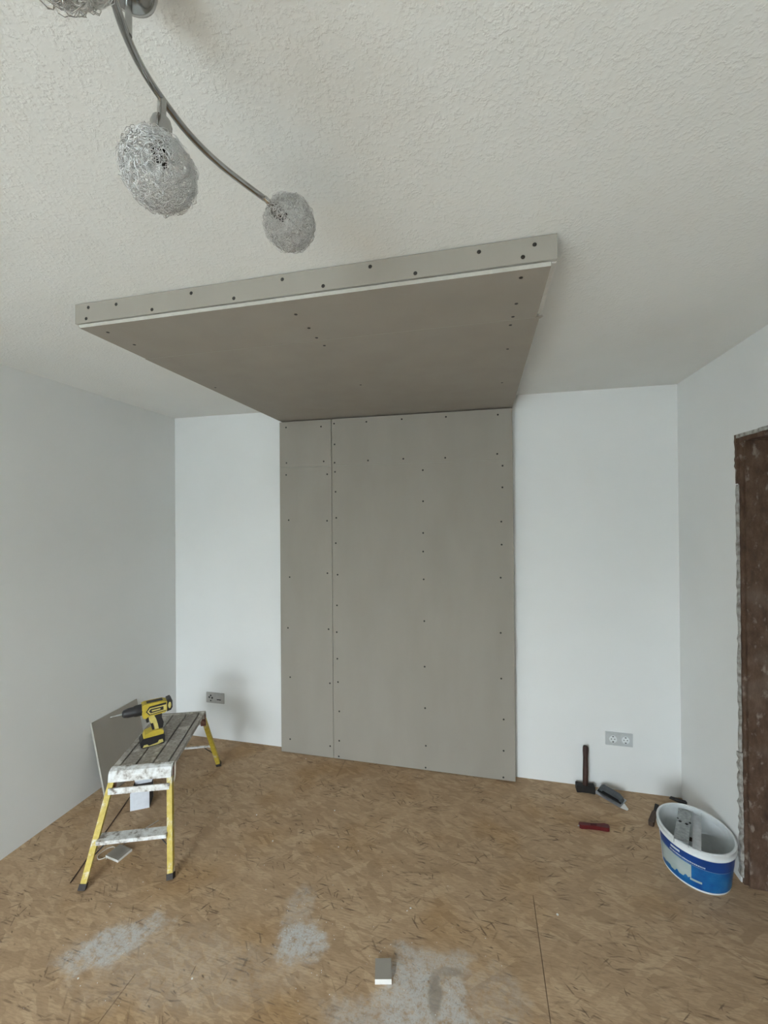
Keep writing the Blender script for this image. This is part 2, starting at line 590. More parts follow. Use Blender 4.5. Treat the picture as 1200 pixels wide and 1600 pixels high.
# hallway beyond the doorway
HX0, HX1 = W + T, W + T + 1.3
struct(obox('wall_hall_far', (HX1, HX1 + 0.1, -2.6, 0.3, -0.1, H), 'wall_paint'), 'plain hallway wall beyond the doorway')
struct(obox('wall_hall_end', (HX0, HX1, 0.2, 0.3, -0.1, H), 'wall_paint'), 'plain end wall of the hallway')
struct(obox('wall_hall_start', (HX0, HX1, -2.6, -2.5, -0.1, H), 'wall_paint'), 'plain start wall of the hallway')
struct(obox('floor_hall', (HX0, HX1, -2.5, 0.2, -0.1, 0.0), 'osb'), 'chipboard hallway floor')
struct(obox('ceiling_hall', (HX0, HX1 + 0.1, -2.6, 0.3, H, H + 0.1), 'ceiling_paint'), 'hallway ceiling')
bm = bmesh.new()
box(bm, -40, 40, -60, REAR - T - 0.3, -3.2, -3.0)
struct(finish(bm, 'ground_outside', 'outdoor_ground'), 'ground outside the window')
# unseen house across the street, its height set to hide the low sky
bm = bmesh.new()
box(bm, -30, 34, -32, -22, -3.0, 2.6)
prism(bm, [(-32.4, 2.6), (-21.6, 2.6), (-27, 4.4)], -30, 34, 'x')
struct(finish(bm, 'wall_house_sky_block', 'outdoor_ground'), 'unseen pale house across the street, blocking the low sky')

# ------------------------------------------------------------------ plasterboard panel on the wall
XL, XS, XR, PY = 0.954, 1.361, 2.610, -0.064
ZS = 2.102                     # horizontal joint
ZT = 2.4400                    # underside of ceiling drop is 2.449
bm = bmesh.new()
lathe(bm, [(0.0062, 0.0), (0.0058, 0.0006), (0.0030, 0.0009), (0.0016, 0.0004)], 10)
SCREW = bpy.data.meshes.new('screw')
bmesh.ops.recalc_face_normals(bm, faces=bm.faces)
bm.to_mesh(SCREW)
bm.free()
SCREW.materials.append(MATS['screw_dark'])


def board(name, parent, x0, x1, y0, y1, z0, z1, face, edge='gypsum_core'):
    """sheet of plasterboard; paper on the two big faces, white core on the cut edges"""
    bm = bmesh.new()
    box(bm, x0, x1, y0, y1, z0, z1)
    bm.normal_update()
    bmesh.ops.recalc_face_normals(bm, faces=bm.faces)
    ax = {'x': 0, 'y': 1, 'z': 2}[face]
    for f in bm.faces:
        f.material_index = 0 if abs(f.normal[ax]) > 0.9 else 1
    return finish(bm, name, ('plasterboard_paper', edge), parent)


def screws(b, pts, rotm):
    for p in pts:
        s = link('screw', SCREW, b)
        s.rotation_euler = rotm
        s.location = p


pan = thing('plasterboard_wall_panel', 'tall grey plasterboard panel screwed onto the back wall', 'wall panel', (0, 0, 0))
NU = [(1.006, 2.399), (1.281, 2.391), (1.008, 2.136), (1.3, 2.138)]
NL = [(1.005, 2.048), (1.326, 2.044), (1.023, 1.714), (1.323, 1.708), (1.028, 1.294), (1.323, 1.33), (1.012, 0.919), (1.329, 0.927), (1.027, 0.558), (1.336, 0.539), (1.024, 0.103), (1.335, 0.088)]
WU = [(1.381, 2.407), (1.622, 2.406), (1.876, 2.41), (2.18, 2.408), (2.519, 2.402), (1.384, 2.257), (1.383, 2.125), (1.632, 2.132), (1.885, 2.135), (2.173, 2.131), (2.513, 2.144)]
WL = [(1.386, 2.059), (1.389, 1.916), (1.393, 1.729), (1.388, 1.547), (1.4, 1.321), (1.394, 1.101), (1.391, 0.909), (1.394, 0.719), (1.398, 0.553), (1.406, 0.344), (1.404, 0.134), (1.4, 0.022), (2.02, 2.052), (2.02, 1.839), (2.019, 1.622), (2.018, 1.495), (2.02, 1.305), (2.022, 1.02), (2.022, 0.709), (2.023, 0.427), (2.026, 0.171), (2.023, 0.022), (2.546, 2.065), (2.544, 1.923), (2.535, 1.698), (2.536, 1.547), (2.528, 1.33), (2.525, 0.968), (2.526, 0.669), (2.539, 0.403), (2.537, 0.198), (2.534, 0.024)]
rw = (PI / 2, 0, 0)
for x0, x1, z0, z1, pts in ((XL, XS - 0.0016, 0.006, ZS - 0.0006, NL), (XL, XS - 0.0028, ZS + 0.0006, ZT, NU),
                            (XS + 0.0014, XR, 0.006, ZS - 0.0004, WL), (XS + 0.0028, XR, ZS + 0.0004, ZT, WU)):
    b = board('plasterboard_sheet', pan, x0, x1, PY, PY + 0.0125, z0, z1, 'y', 'board_edge')
    screws(b, [(x, PY, z) for x, z in pts], rw)
for x in (XL + 0.02, XS - 0.025, 2.0, XR - 0.07):
    obox('stud', (x, x + 0.05, PY + 0.013, -0.002, 0.004, ZT), 'stud_metal', pan)

for x0, x1 in ((XL, XL + 0.0125), (XR - 0.0125, XR)):
    board('edge_strip', pan, x0, x1, PY + 0.0128, -0.0008, 0.006, ZT, 'x', 'board_edge')

# ------------------------------------------------------------------ lowered ceiling box
LY, SZ = -1.659, 2.449
sof = thing('plasterboard_ceiling_drop', 'wide grey plasterboard box lowered from the ceiling above the panel', 'ceiling panel', (0, 0, 0))
SO = [(1.782, -1.566), (1.784, -1.456), (1.779, -1.369), (1.781, -1.29), (2.524, -1.617), (2.524, -1.46), (2.52, -1.366), (2.516, -1.30), (2.52, -1.068), (1.032, -1.605), (1.036, -1.485)]
JY = -1.341
b1 = board('plasterboard_sheet', sof, XL + 0.008, XR - 0.008, LY, JY - 0.0007, SZ, SZ + 0.0125, 'z', 'board_edge')
screws(b1, [(x, y, SZ) for x, y in SO if y < JY], (PI, 0, 0))
b2 = board('plasterboard_sheet', sof, XL + 0.002, XR + 0.002, JY + 0.0007, -0.001, SZ, SZ + 0.0125, 'z', 'board_edge')
screws(b2, [(x, y, SZ) for x, y in SO if y > JY] + [(1.0, -0.9, SZ), (1.78, -0.75, SZ), (2.52, -0.6, SZ)], (PI, 0, 0))
FA = [(1.004, 2.520), (0.994, 2.480), (1.127, 2.517), (1.279, 2.480), (1.438, 2.518), (1.602, 2.480), (1.779, 2.520), (1.92, 2.480), (2.075, 2.520), (2.216, 2.480), (2.404, 2.517), (2.526, 2.484), (2.558, 2.515)]
fb = board('fascia_board', sof, XL - 0.010, XR + 0.008, LY - 0.002, LY + 0.0105, SZ + 0.0170, H - 0.003, 'y', 'board_edge')
screws(fb, [(x, LY - 0.002, z) for x, z in FA], rw)
board('side_board', sof, XL - 0.010, XL + 0.0025, LY + 0.011, -0.001, SZ + 0.0135, H - 0.003, 'x')
board('side_board', sof, XR - 0.005, XR + 0.0075, LY + 0.011, -0.001, SZ + 0.0135, H - 0.003, 'x')
bm = bmesh.new()
prism(bm, [(XR - 0.012, JY - 0.004), (XR + 0.010, JY - 0.016), (XR + 0.016, JY - 0.010), (XR + 0.004, JY + 0.010), (XR - 0.010, JY + 0.004)], SZ - 0.0012, SZ - 0.0001, 'z')
finish(bm, 'joint_tape_end', 'plasterboard_paper', sof)

# ------------------------------------------------------------------ ceiling lamp: curved chrome arm with wire-ball shades
HUB = Vector((1.931, -2.427, H))
lamp = thing('ceiling_lamp', 'chrome ceiling lamp with curved arm and round wire-mesh globe shades', 'lamp', HUB)


def L(p):
    return Vector(p) - HUB


AZ = 2.42
arm_pts = [(1.963, -2.111, AZ), (1.927, -2.200, AZ), (1.911, -2.270, AZ), (1.910, -2.340, AZ), (1.916, -2.390, AZ), (1.929, -2.431, AZ), (1.945, -2.464, AZ), (1.968, -2.510, AZ), (1.998, -2.560, AZ), (2.020, -2.610, AZ), (2.030, -2.68, AZ), (2.010, -2.77, AZ), (1.960, -2.85, AZ)]
bm = bmesh.new()
sp_ = spline([L(p) for p in arm_pts], 8)
tube(bm, sp_, 0.0058, 12)
finish(bm, 'arm', 'chrome', lamp, smooth=True)
bm = bmesh.new()
lathe(bm, [(0.037, -0.001), (0.037, -0.045), (0.034, -0.056), (0.024, -0.063), (0.010, -0.066)], 32)
finish(bm, 'canopy', 'chrome', lamp, smooth=True)
bm = bmesh.new()
lathe(bm, [(0.0045, -0.062), (0.0045, -0.120)], 16)
finish(bm, 'stem_bolt', 'chrome', lamp, smooth=True)

# wire globe mesh, shared by the globes (local +Z points back to the holder)
random.seed(11)
RG = 0.0565
bm = bmesh.new()


def sph():
    while True:
        v = Vector((random.gauss(0, 1), random.gauss(0, 1), random.gauss(0, 1)))
        if v.length > 0.1:
            return v.normalized()


for i in range(620):          # crinkled loops standing on the shell
    d = sph()
    if d.z > 0.95:
        continue
    ref = sph()
    u = (ref - d * ref.dot(d)).normalized()
    v = d.cross(u)
    rr = random.uniform(0.0045, 0.0085)
    c0 = d * (RG * random.uniform(0.90, 0.965))
    tl = random.uniform(-1.2, 1.2)
    v2 = (v * math.cos(tl) + d * math.sin(tl)).normalized()
    pts = [c0 + (u * math.cos(2 * PI * k / 8) * rr * 1.25 + v2 * math.sin(2 * PI * k / 8) * rr) for k in range(8)]
    tube(bm, pts, 0.00048, 3, closed=True)
for i in range(46):           # long wires wound round the ball
    d = sph()
    ref = sph()
    u = (ref - d * ref.dot(d)).normalized()
    v = d.cross(u)
    h0 = random.uniform(-0.6, 0.6)
    k0 = math.sqrt(1 - h0 * h0)
    pts = []
    for k in range(40):
        a = 2 * PI * k / 40
        q = (u * math.cos(a) * k0 + v * math.sin(a) * k0 + d * h0)
        pts.append(q * RG * (0.92 + 0.05 * math.sin(a * 11 + i)))
    tube(bm, pts, 0.00048, 3, closed=True)
WIRE = bpy.data.meshes.new('wire_mesh')
bm.to_mesh(WIRE)
bm.free()
WIRE.materials.append(MATS['aluminium_wire'])
for p in WIRE.polygons:
    p.use_smooth = True


def globe(center, top):
    """globe shade hung from point 'top' on the arm"""
    c0, tp = L(center), L(top)
    ax = (tp - c0).normalized()
    q = Vector((0, 0, 1)).rotation_difference(ax)
    g = link('globe_shade', WIRE, lamp)
    g.location = c0
    g.rotation_mode = 'QUATERNION'
    g.rotation_quaternion = q
    D = (tp - c0).length
    M = Matrix.Identity(4)
    if D > RG + 0.01:
        bm = bmesh.new()
        lathe(bm, [(0.0068, 0.088), (0.0068, D - 0.002)], 14)
        s = finish(bm, 'stem', 'chrome', g, smooth=True)
    bm = bmesh.new()
    if D > RG + 0.02:
        lathe(bm, [(0.0135, 0.032), (0.0160, 0.036), (0.0160, 0.078), (0.0135, 0.086), (0.007, 0.090)], 20)
    else:
        lathe(bm, [(0.0135, 0.024), (0.0145, 0.026), (0.0135, 0.040), (0.0062, 0.047), (0.0058, D)], 20)
    finish(bm, 'lamp_holder', 'chrome', g, smooth=True)
    bm = bmesh.new()
    lathe(bm, [(0.0085, 0.012), (0.0105, 0.014), (0.0105, 0.0295), (0.006, 0.031)], 14)
    finish(bm, 'bulb_socket', 'socket_black', g, smooth=True)
    bm = bmesh.new()
    lathe(bm, [(0.0015, -0.028), (0.0055, -0.026), (0.0065, -0.018), (0.0065, 0.008), (0.003, 0.012)], 12)
    finish(bm, 'bulb', 'bulb_glass', g, smooth=True)


globe((1.907, -2.343, 2.300), (1.910, -2.340, AZ))
globe((1.999, -2.066, 2.392), (1.964, -2.113, AZ))
globe((2.021, -2.609, 2.298), (2.020, -2.610, AZ))
globe((1.925, -2.905, 2.395), (1.960, -2.85, AZ))

# ------------------------------------------------------------------ wall sockets


def schuko(par, cx, face_y=0.0):
    """round earthed socket insert centred at cx"""
    bm = bmesh.new()
    M = Matrix.Translation((cx, face_y, 0)) @ Matrix.Rotation(PI / 2, 4, 'X')
    lathe(bm, [(0.0225, 0.0), (0.0225, 0.0025), (0.0195, 0.0030), (0.0190, 0.0006)], 28, M)
    ins = finish(bm, 'socket_insert', 'white_plastic', par, smooth=True)
    for s in (-1, 1):
        bm = bmesh.new()
        M2 = Matrix.Translation((cx + s * 0.0095, face_y - 0.0007, 0)) @ Matrix.Rotation(PI / 2, 4, 'X')
        lathe(bm, [(0.0030, 0.0), (0.0030, 0.0006)], 10, M2)
        finish(bm, 'pin_hole', 'hole_black', ins)
        obox('earth_clip', (cx - 0.0045, cx + 0.0045, face_y - 0.0032, face_y - 0.0005, s * 0.0165 - 0.0025, s * 0.0165 + 0.0025), 'hole_black', ins)
    return ins


so = thing('power_outlet', 'double white wall socket low on the back wall above the hammer', 'socket', (3.2415, 0, 0.3225))
obox('frame', (-0.0775, 0.0775, -0.008, -0.0002, -0.0405, 0.0405), 'socket_plate', so, 0.003)
for cx in (-0.0360, 0.0360):
    obox('cover', (cx - 0.0275, cx + 0.0275, -0.0105, -0.0081, -0.0275, 0.0275), 'socket_plate', so, 0.0012)
    schuko(so, cx, -0.0106)
so = thing('power_outlet', 'grey wall socket with dark holes behind the far end of the work bench', 'socket', (0.360, 0, 0.320))
obox('frame', (-0.0775, 0.0775, -0.008, -0.0002, -0.0405, 0.0405), 'socket_grey', so, 0.003)
obox('cover', (-0.0635, -0.0085, -0.0105, -0.0081, -0.0275, 0.0275), 'socket_grey', so, 0.0012)
for dx, dz, r in ((-0.0130, 0.004, 0.0075), (0.0130, 0.0, 0.0075), (0.0, 0.018, 0.0070), (0.0, -0.022, 0.0055)):
    bm = bmesh.new()
    lathe(bm, [(r, 0.0), (r, 0.0006)], 12, Matrix.Translation((-0.036 + dx, -0.0106, dz)) @ Matrix.Rotation(PI / 2, 4, 'X'))
    finish(bm, 'contact_hole', 'hole_black', so)
obox('switch_rocker', (0.0085, 0.0635, -0.0105, -0.0081, -0.0275, 0.0275), 'socket_grey', so, 0.0012)
obox('cover_slot', (0.018, 0.054, -0.0109, -0.0104, -0.014, -0.007), 'hole_black', so)

# ------------------------------------------------------------------ folding work platform
BZ = 0.460
bench = thing('work_platform', 'folding step-up work platform with yellow legs and paint-splashed slatted deck', 'work bench', (0.585, -0.812, 0.0), math.radians(21.0))
PW, PL = 0.150, 0.300         # half width and half length of the deck
gx = [-PW, -0.117, -0.040, 0.043, 0.120, PW]
for i in range(5):
    x0, x1 = gx[i] + (0.0045 if i else 0), gx[i + 1] - (0.0045 if i < 4 else 0)
    bm = bmesh.new()
    box(bm, x0, x1, -PL + 0.012, PL - 0.012, BZ - 0.022, BZ)
    finish(bm, 'deck_slat', 'splashed_aluminium', bench, bevel=0.002, seg=1)
obox('deck_underframe', (-PW + 0.006, PW - 0.006, -PL + 0.03, PL - 0.03, BZ - 0.030, BZ - 0.0225), 'carton_inside', bench)
nose = [(-0.002, 0.003), (0.012, 0.004), (0.012, -0.030), (0.006, -0.052), (-0.034, -0.052), (-0.034, -0.045), (-0.030, -0.018), (-0.020, -0.003)]
for s in (-1, 1):
    bm = bmesh.new()
    pts = [(s * (PL - 0.012) + (-s) * 0 + (s * -p[0]), BZ + p[1]) for p in nose]
    prism(bm, pts, -PW, PW, 'x')
    finish(bm, 'end_cap', 'painted_white_metal' if s < 0 else 'splashed_aluminium', bench, bevel=0.003)
foot = {}
for sy in (-1, 1):
    tops, ft = {}, {}
    for sx in (-1, 1):
        tp = Vector((sx * 0.140, sy * (PL + 0.004), BZ - 0.056))
        bt = Vector((sx * 0.196, sy * 0.462, 0.0))
        tops[sx], ft[sx] = tp, bt
        d = (tp - bt)
        bm = bmesh.new()
        bar(bm, bt + d * 0.06, tp, 0.026, 0.022, up=(0, -sy, 0.3))
        lg = finish(bm, 'leg', 'yellow_leg', bench, bevel=0.003, seg=1)
        bm = bmesh.new()
        bar(bm, bt + Vector((0, 0, 0.003)), bt + d * 0.062, 0.031, 0.028, up=(0, -sy, 0.3))
        finish(bm, 'rubber_foot', 'rubber', lg, bevel=0.003, seg=1)
        # hinge bracket at the deck corner
        bm = bmesh.new()
        bar(bm, tp + Vector((0, -sy * 0.012, -0.035)), tp + Vector((0, -sy * 0.020, 0.040)), 0.030, 0.014, up=(0, -sy, 0.3))
        finish(bm, 'hinge_bracket', 'rust_red', bench, bevel=0.002, seg=1)
    a, b = tops, ft
    # top rail just below the deck, rung at mid height

    def at(sx, k):
        return a[sx] + (b[sx] - a[sx]) * k
    bm = bmesh.new()
    o_ = Vector((0, sy * 0.014, 0))
    bar(bm, at(-1, 0.085) + o_, at(1, 0.085) + o_, 0.006, 0.030)
    finish(bm, 'top_rail', 'painted_white_metal', bench, bevel=0.0015, seg=1)
    bm = bmesh.new()
    o_ = Vector((0, -sy * 0.004, 0))
    bar(bm, at(-1, 0.56) + o_ + Vector((0.012, 0, 0)), at(1, 0.56) + o_ - Vector((0.012, 0, 0)), 0.060 if sy < 0 else 0.012, 0.018 if sy < 0 else 0.010)
    finish(bm, 'rung', 'painted_white_metal', bench, bevel=0.003, seg=1)
    for sx in (-1, 1):
        bm = bmesh.new()
        tube(bm, [at(sx, 0.72) + Vector((-sx * 0.006, -sy * 0.008, 0)), at(sx, 0.585) + Vector((-sx * 0.055, -sy * 0.004, 0))], 0.003, 6)
        finish(bm, 'brace', 'dark_iron', bench)
# wire locking hook at the right front corner
bm = bmesh.new()
tube(bm, spline([(PW + 0.004, -PL + 0.05, BZ - 0.010), (PW + 0.010, -PL + 0.012, BZ - 0.002), (PW + 0.011, -PL + 0.004, BZ - 0.055), (PW + 0.006, -PL + 0.0, BZ - 0.085), (PW - 0.006, -PL - 0.004, BZ - 0.094)], 5), 0.0042, 8)
finish(bm, 'locking_hook', 'pale_cord', bench, smooth=True)

# ------------------------------------------------------------------ cordless drill standing on its battery
DA = math.atan2(-0.082, -0.074)          # +X of the drill is the chuck end
drill = thing('cordless_drill', 'yellow and black cordless drill standing on the work platform deck', 'drill', (0.574, -0.885, BZ + 0.0005), DA)
bm = bmesh.new()
prism(bm, [(-0.058, 0.010), (-0.054, 0.0), (0.050, 0.0), (0.062, 0.008), (0.066, 0.034), (0.052, 0.052), (-0.050, 0.052), (-0.058, 0.044)], -0.037, 0.037)
bat = finish(bm, 'battery', 'tool_black', drill, bevel=0.006)
for s in (-1, 1):
    bm = bmesh.new()
    y0, y1 = sorted((s * 0.0365, s * 0.0385))
    prism(bm, [(-0.050, 0.010), (-0.046, 0.026), (-0.028, 0.026), (-0.022, 0.014), (0.022, 0.008), (0.030, 0.018), (0.046, 0.018), (0.052, 0.006), (-0.02, 0.004)], y0, y1)
    finish(bm, 'side_stripe', 'tool_yellow_pale', bat)
bm = bmesh.new()
prism(bm, [(-0.052, 0.052), (0.048, 0.052), (0.040, 0.072), (0.004, 0.082), (-0.040, 0.082), (-0.052, 0.070)], -0.034, 0.034)
finish(bm, 'base_plate', 'tool_yellow', drill, bevel=0.005)
bm = bmesh.new()
prism(bm, [(-0.036, 0.080), (0.000, 0.080), (0.010, 0.120), (0.020, 0.150), (0.020, 0.172), (-0.040, 0.172), (-0.036, 0.140), (-0.042, 0.110)], -0.018, 0.018)
finish(bm, 'handle', 'tool_yellow_pale', drill, bevel=0.007)
bm = bmesh.new()
prism(bm, [(-0.050, 0.082), (-0.030, 0.080), (-0.024, 0.110), (-0.016, 0.140), (-0.002, 0.174), (-0.046, 0.174), (-0.044, 0.140), (-0.054, 0.112)], -0.0205, 0.0205)
finish(bm, 'rubber_grip', 'tool_black', drill, bevel=0.007)
bm = bmesh.new()
prism(bm, [(-0.008, 0.084), (0.004, 0.084), (0.012, 0.120), (0.000, 0.122)], -0.0212, 0.0212)
finish(bm, 'grip_pad', 'tool_black', drill, bevel=0.004)
bm = bmesh.new()
prism(bm, [(0.018, 0.128), (0.030, 0.126), (0.034, 0.140), (0.032, 0.156), (0.020, 0.158)], -0.009, 0.009)
finish(bm, 'trigger', 'tool_black', drill, bevel=0.003)
bm = bmesh.new()
prism(bm, [(-0.072, 0.178), (-0.060, 0.170), (0.022, 0.166), (0.036, 0.158), (0.050, 0.164), (0.054, 0.182), (0.054, 0.232), (0.040, 0.238), (-0.050, 0.236), (-0.072, 0.228)], -0.030, 0.030)
body = finish(bm, 'motor_housing', 'tool_yellow', drill, bevel=0.009, seg=3)
bm = bmesh.new()
prism(bm, [(-0.098, 0.190), (-0.090, 0.176), (-0.070, 0.172), (-0.070, 0.236), (-0.090, 0.240), (-0.098, 0.228)], -0.031, 0.031)
finish(bm, 'rear_cap', 'tool_black', drill, bevel=0.007)
for s in (-1, 1):
    def sl(name, pts, mat, h0, h1, par=body):
        bm = bmesh.new()
        y0, y1 = sorted((s * h0, s * h1))
        prism(bm, pts, y0, y1)
        return finish(bm, name, mat, par)
    e_ = sl('side_emblem', [(-0.066, 0.178), (0.018, 0.173), (0.036, 0.196), (0.018, 0.222), (-0.066, 0.226)], 'tool_black', 0.0285, 0.0308)
    sl('emblem_border', [(-0.066, 0.182), (0.016, 0.178), (0.029, 0.196), (0.016, 0.213), (-0.066, 0.214)], 'tool_yellow_pale', 0.0306, 0.0312)
    sl('emblem_field', [(-0.052, 0.188), (0.012, 0.184), (0.021, 0.196), (0.012, 0.207), (-0.052, 0.207)], 'tool_black', 0.0310, 0.0316)
    sl('emblem_stripe', [(-0.036, 0.193), (0.006, 0.192), (0.008, 0.199), (-0.036, 0.200)], 'tool_yellow_pale', 0.0314, 0.0320)
    bm = bmesh.new()
    lathe(bm, [(0.013, 0.0), (0.013, 0.0022), (0.010, 0.003)], 16, Matrix.Translation((-0.084, s * 0.0302, 0.205)) @ Matrix.Rotation(-s * PI / 2, 4, 'X'), 0.6, 1.4)
    finish(bm, 'vent_cover', 'tool_yellow_pale', drill, smooth=True)
obox('top_stripe', (-0.050, 0.030, -0.014, 0.014, 0.2355, 0.2395), 'tool_black', drill, 0.001, 1)
MX = Matrix.Translation((0, 0, 0.203)) @ Matrix.Rotation(PI / 2, 4, 'Y')
bm = bmesh.new()
lathe(bm, [(0.030, 0.050), (0.031, 0.060), (0.031, 0.078), (0.029, 0.088), (0.026, 0.094), (0.0255, 0.120), (0.020, 0.140), (0.012, 0.147), (0.006, 0.148)], 24, MX)
finish(bm, 'chuck', 'tool_black', drill, smooth=True)
bm = bmesh.new()
lathe(bm, [(0.0045, 0.148), (0.0045, 0.172), (0.0032, 0.174), (0.0032, 0.196), (0.0008, 0.202)], 8, MX)
finish(bm, 'bit', 'steel', drill)

# ------------------------------------------------------------------ offcuts, carton, thin dark strip under and behind the platform
lb = thing('leaning_plasterboard', 'grey plasterboard sheet leaning on the left wall behind the drill', 'plasterboard', (0.0, -0.580, 0.0))
bm = bmesh.new()
th = math.atan2(0.105, 0.450)
Mx = Matrix.Translation((0.112, 0, 0.002)) @ Matrix.Rotation(-th, 4, 'Y')
box(bm, -0.0125, 0.0, -0.178, 0.178, 0.002, 0.462, Mx)
bmesh.ops.recalc_face_normals(bm, faces=bm.faces)
bm.normal_update()
for f in bm.faces:
    f.material_index = 0 if abs(f.normal.x) > 0.8 else 1
finish(bm, 'sheet', ('plasterboard_paper', 'board_edge'), lb)

ct = thing('carton', 'small open white carton standing on the floor under the work platform', 'box', (0.405, -0.800, 0.0), math.radians(31))
cw, cd = 0.051, 0.11
bm = bmesh.new()
prism(bm, [(-cw, 0.0), (cw, 0.0), (cw, 0.118), (-cw, 0.104)], 0.0, 0.003)
finish(bm, 'front_panel', 'carton_white', ct)
bm = bmesh.new()
prism(bm, [(-cw, 0.0), (cw, 0.0), (cw, 0.172), (-cw, 0.172)], cd - 0.003, cd)
finish(bm, 'back_panel', 'carton_white', ct)
for s in (-1, 1):
    x0, x1 = sorted((s * cw, s * (cw - 0.003)))
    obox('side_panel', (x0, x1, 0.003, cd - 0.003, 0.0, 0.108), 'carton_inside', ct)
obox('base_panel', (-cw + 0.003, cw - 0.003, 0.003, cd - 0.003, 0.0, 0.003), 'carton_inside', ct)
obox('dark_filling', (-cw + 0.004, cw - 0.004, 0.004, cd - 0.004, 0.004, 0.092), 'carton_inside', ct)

def offcut(name, label, cx, cy, rz, sx, sy, sz, grp='plasterboard offcuts on the floor'):
    o = thing(name, label, 'plasterboard', (cx, cy, 0.0), rz, grp)
    b = board('gypsum_slab', o, -sx / 2, sx / 2, -sy / 2, sy / 2, 0.0005, sz, 'z')
    return o


offcut('plasterboard_offcut', 'flat square plasterboard offcut lying under the work platform', 0.562, -1.103, math.radians(-8), 0.090, 0.078, 0.0125)
offcut('plasterboard_offcut', 'small grey plasterboard block on the dusty floor in the foreground', 2.026, -1.352, math.radians(13), 0.062, 0.074, 0.020)

# long thin dark strip and a loop of cord on the floor
bm = bmesh.new()
tube(bm, [(0.0, 0.0, 0.0032), (-0.218, 0.571, 0.0032)], 0.0028, 8)
r_ = finish(bm, 'thin_dark_strip', 'dark_brown', None)
r_.location = (0.478, -1.295, 0)
tag(r_, 'long thin dark strip on the floor under the work platform', 'rod')
bm = bmesh.new()
cpts = [(0.10, 0.28, 0.003), (0.07, 0.20, 0.003), (0.055, 0.12, 0.004), (0.045, 0.06, 0.003), (0.035, 0.01, 0.003), (0.01, -0.02, 0.004), (-0.02, 0.0, 0.003), (-0.012, 0.045, 0.004), (0.02, 0.06, 0.007), (0.045, 0.03, 0.006), (0.04, -0.01, 0.003)]
tube(bm, spline(cpts, 6), 0.0024, 6)
r_ = finish(bm, 'cord_loop', 'pale_cord', None, smooth=True)
r_.location = (0.485, -1.135, 0)
tag(r_, 'pale looped cord on the floor beside the flat plasterboard offcut', 'cord')

# ------------------------------------------------------------------ hammer, trowel, knife by the back wall
hm = thing('club_hammer', 'club hammer standing head down against the back wall below the socket', 'hammer', (3.030, -0.058, 0.0))
bm = bmesh.new()
prism(bm, [(-0.054, 0.004), (-0.050, 0.0), (-0.022, 0.004), (0.022, 0.004), (0.050, 0.0), (0.054, 0.004), (0.054, 0.040), (0.050, 0.044), (0.022, 0.040), (-0.022, 0.040), (-0.050, 0.044), (-0.054, 0.040)], -0.022, 0.022)
finish(bm, 'hammer_head', 'dark_iron', hm, bevel=0.004)
bm = bmesh.new()
hp = [Vector((0, 0, 0.0)), Vector((0.002, 0.004, 0.05)), Vector((0.005, 0.011, 0.12)), Vector((0.008, 0.020, 0.20)), Vector((0.010, 0.026, 0.243)), Vector((0.011, 0.029, 0.262)), Vector((0.011, 0.030, 0.270))]
tube(bm, hp, [0.013, 0.0155, 0.0165, 0.0150, 0.0175, 0.0170, 0.0125], 12)
finish(bm, 'handle', 'handle_wood', hm, smooth=True)

tr_ = thing('plastering_trowel', 'dark plastering trowel lying on the floor to the right of the hammer', 'trowel', (3.165, -0.100, 0.0), math.radians(-45))
Mt = Matrix.Translation((0, 0, 0.010)) @ Matrix.Rotation(math.radians(14), 4, 'X')
bm = bmesh.new()
box(bm, -0.085, 0.075, -0.035, 0.040, 0, 0.0018, Mt)
finish(bm, 'blade', 'steel', tr_)
bm = bmesh.new()
prism(bm, [(0.0752, -0.034), (0.112, -0.026), (0.112, -0.012), (0.0752, 0.010)], 0.0, 0.0016, 'z')
bm.transform(Mt)
finish(bm, 'blade_tip', 'gypsum_core', tr_)
bm = bmesh.new()
bm2pts = [(-0.070, 0.004), (-0.066, 0.030), (-0.050, 0.044), (0.050, 0.042), (0.068, 0.026), (0.070, 0.004), (0.056, 0.004), (0.050, 0.018), (-0.046, 0.020), (-0.056, 0.004)]
prism(bm, bm2pts, -0.004, 0.022)
bm.transform(Mt)
finish(bm, 'handle', 'grey_plastic', tr_, bevel=0.005)
bm = bmesh.new()
box(bm, -0.078, 0.066, -0.012, 0.030, 0.0019, 0.008, Mt)
finish(bm, 'handle_mount', 'dark_iron', tr_, bevel=0.002, seg=1)

kn = thing('utility_knife', 'dark red utility knife lying on the floor in front of the hammer', 'knife', (3.002, -0.384, 0.0), math.radians(6))
bm = bmesh.new()
prism(bm, [(-0.078, -0.006), (-0.070, -0.012), (-0.030, -0.010), (0.020, -0.012), (0.060, -0.018), (0.074, -0.016), (0.080, -0.004), (0.078, 0.012), (0.060, 0.018), (0.020, 0.012), (-0.030, 0.012), (-0.070, 0.014), (-0.078, 0.010)], 0.001, 0.022, 'z')
finish(bm, 'knife_body', 'knife_red', kn, bevel=0.005)
bm = bmesh.new()
prism(bm, [(-0.020, -0.005), (0.012, -0.005), (0.016, 0.0), (0.012, 0.005), (-0.020, 0.005)], 0.0222, 0.026, 'z')
finish(bm, 'slider', 'knife_dark_red', kn)
bm = bmesh.new()
prism(bm, [(-0.090, -0.003), (-0.0782, -0.005), (-0.0782, 0.007)], 0.010, 0.011, 'z')
finish(bm, 'blade', 'steel', kn)

# ------------------------------------------------------------------ bucket with profiles
BX, BY, BH = 3.418, -0.556, 0.200
bk = thing('paint_bucket', 'oval white plastic paint bucket with blue label beside the doorway', 'bucket', (BX, BY, 0))
RX, RY = 0.152, 0.172          # rim radii
bx_, by_ = 0.134, 0.150        # base radii


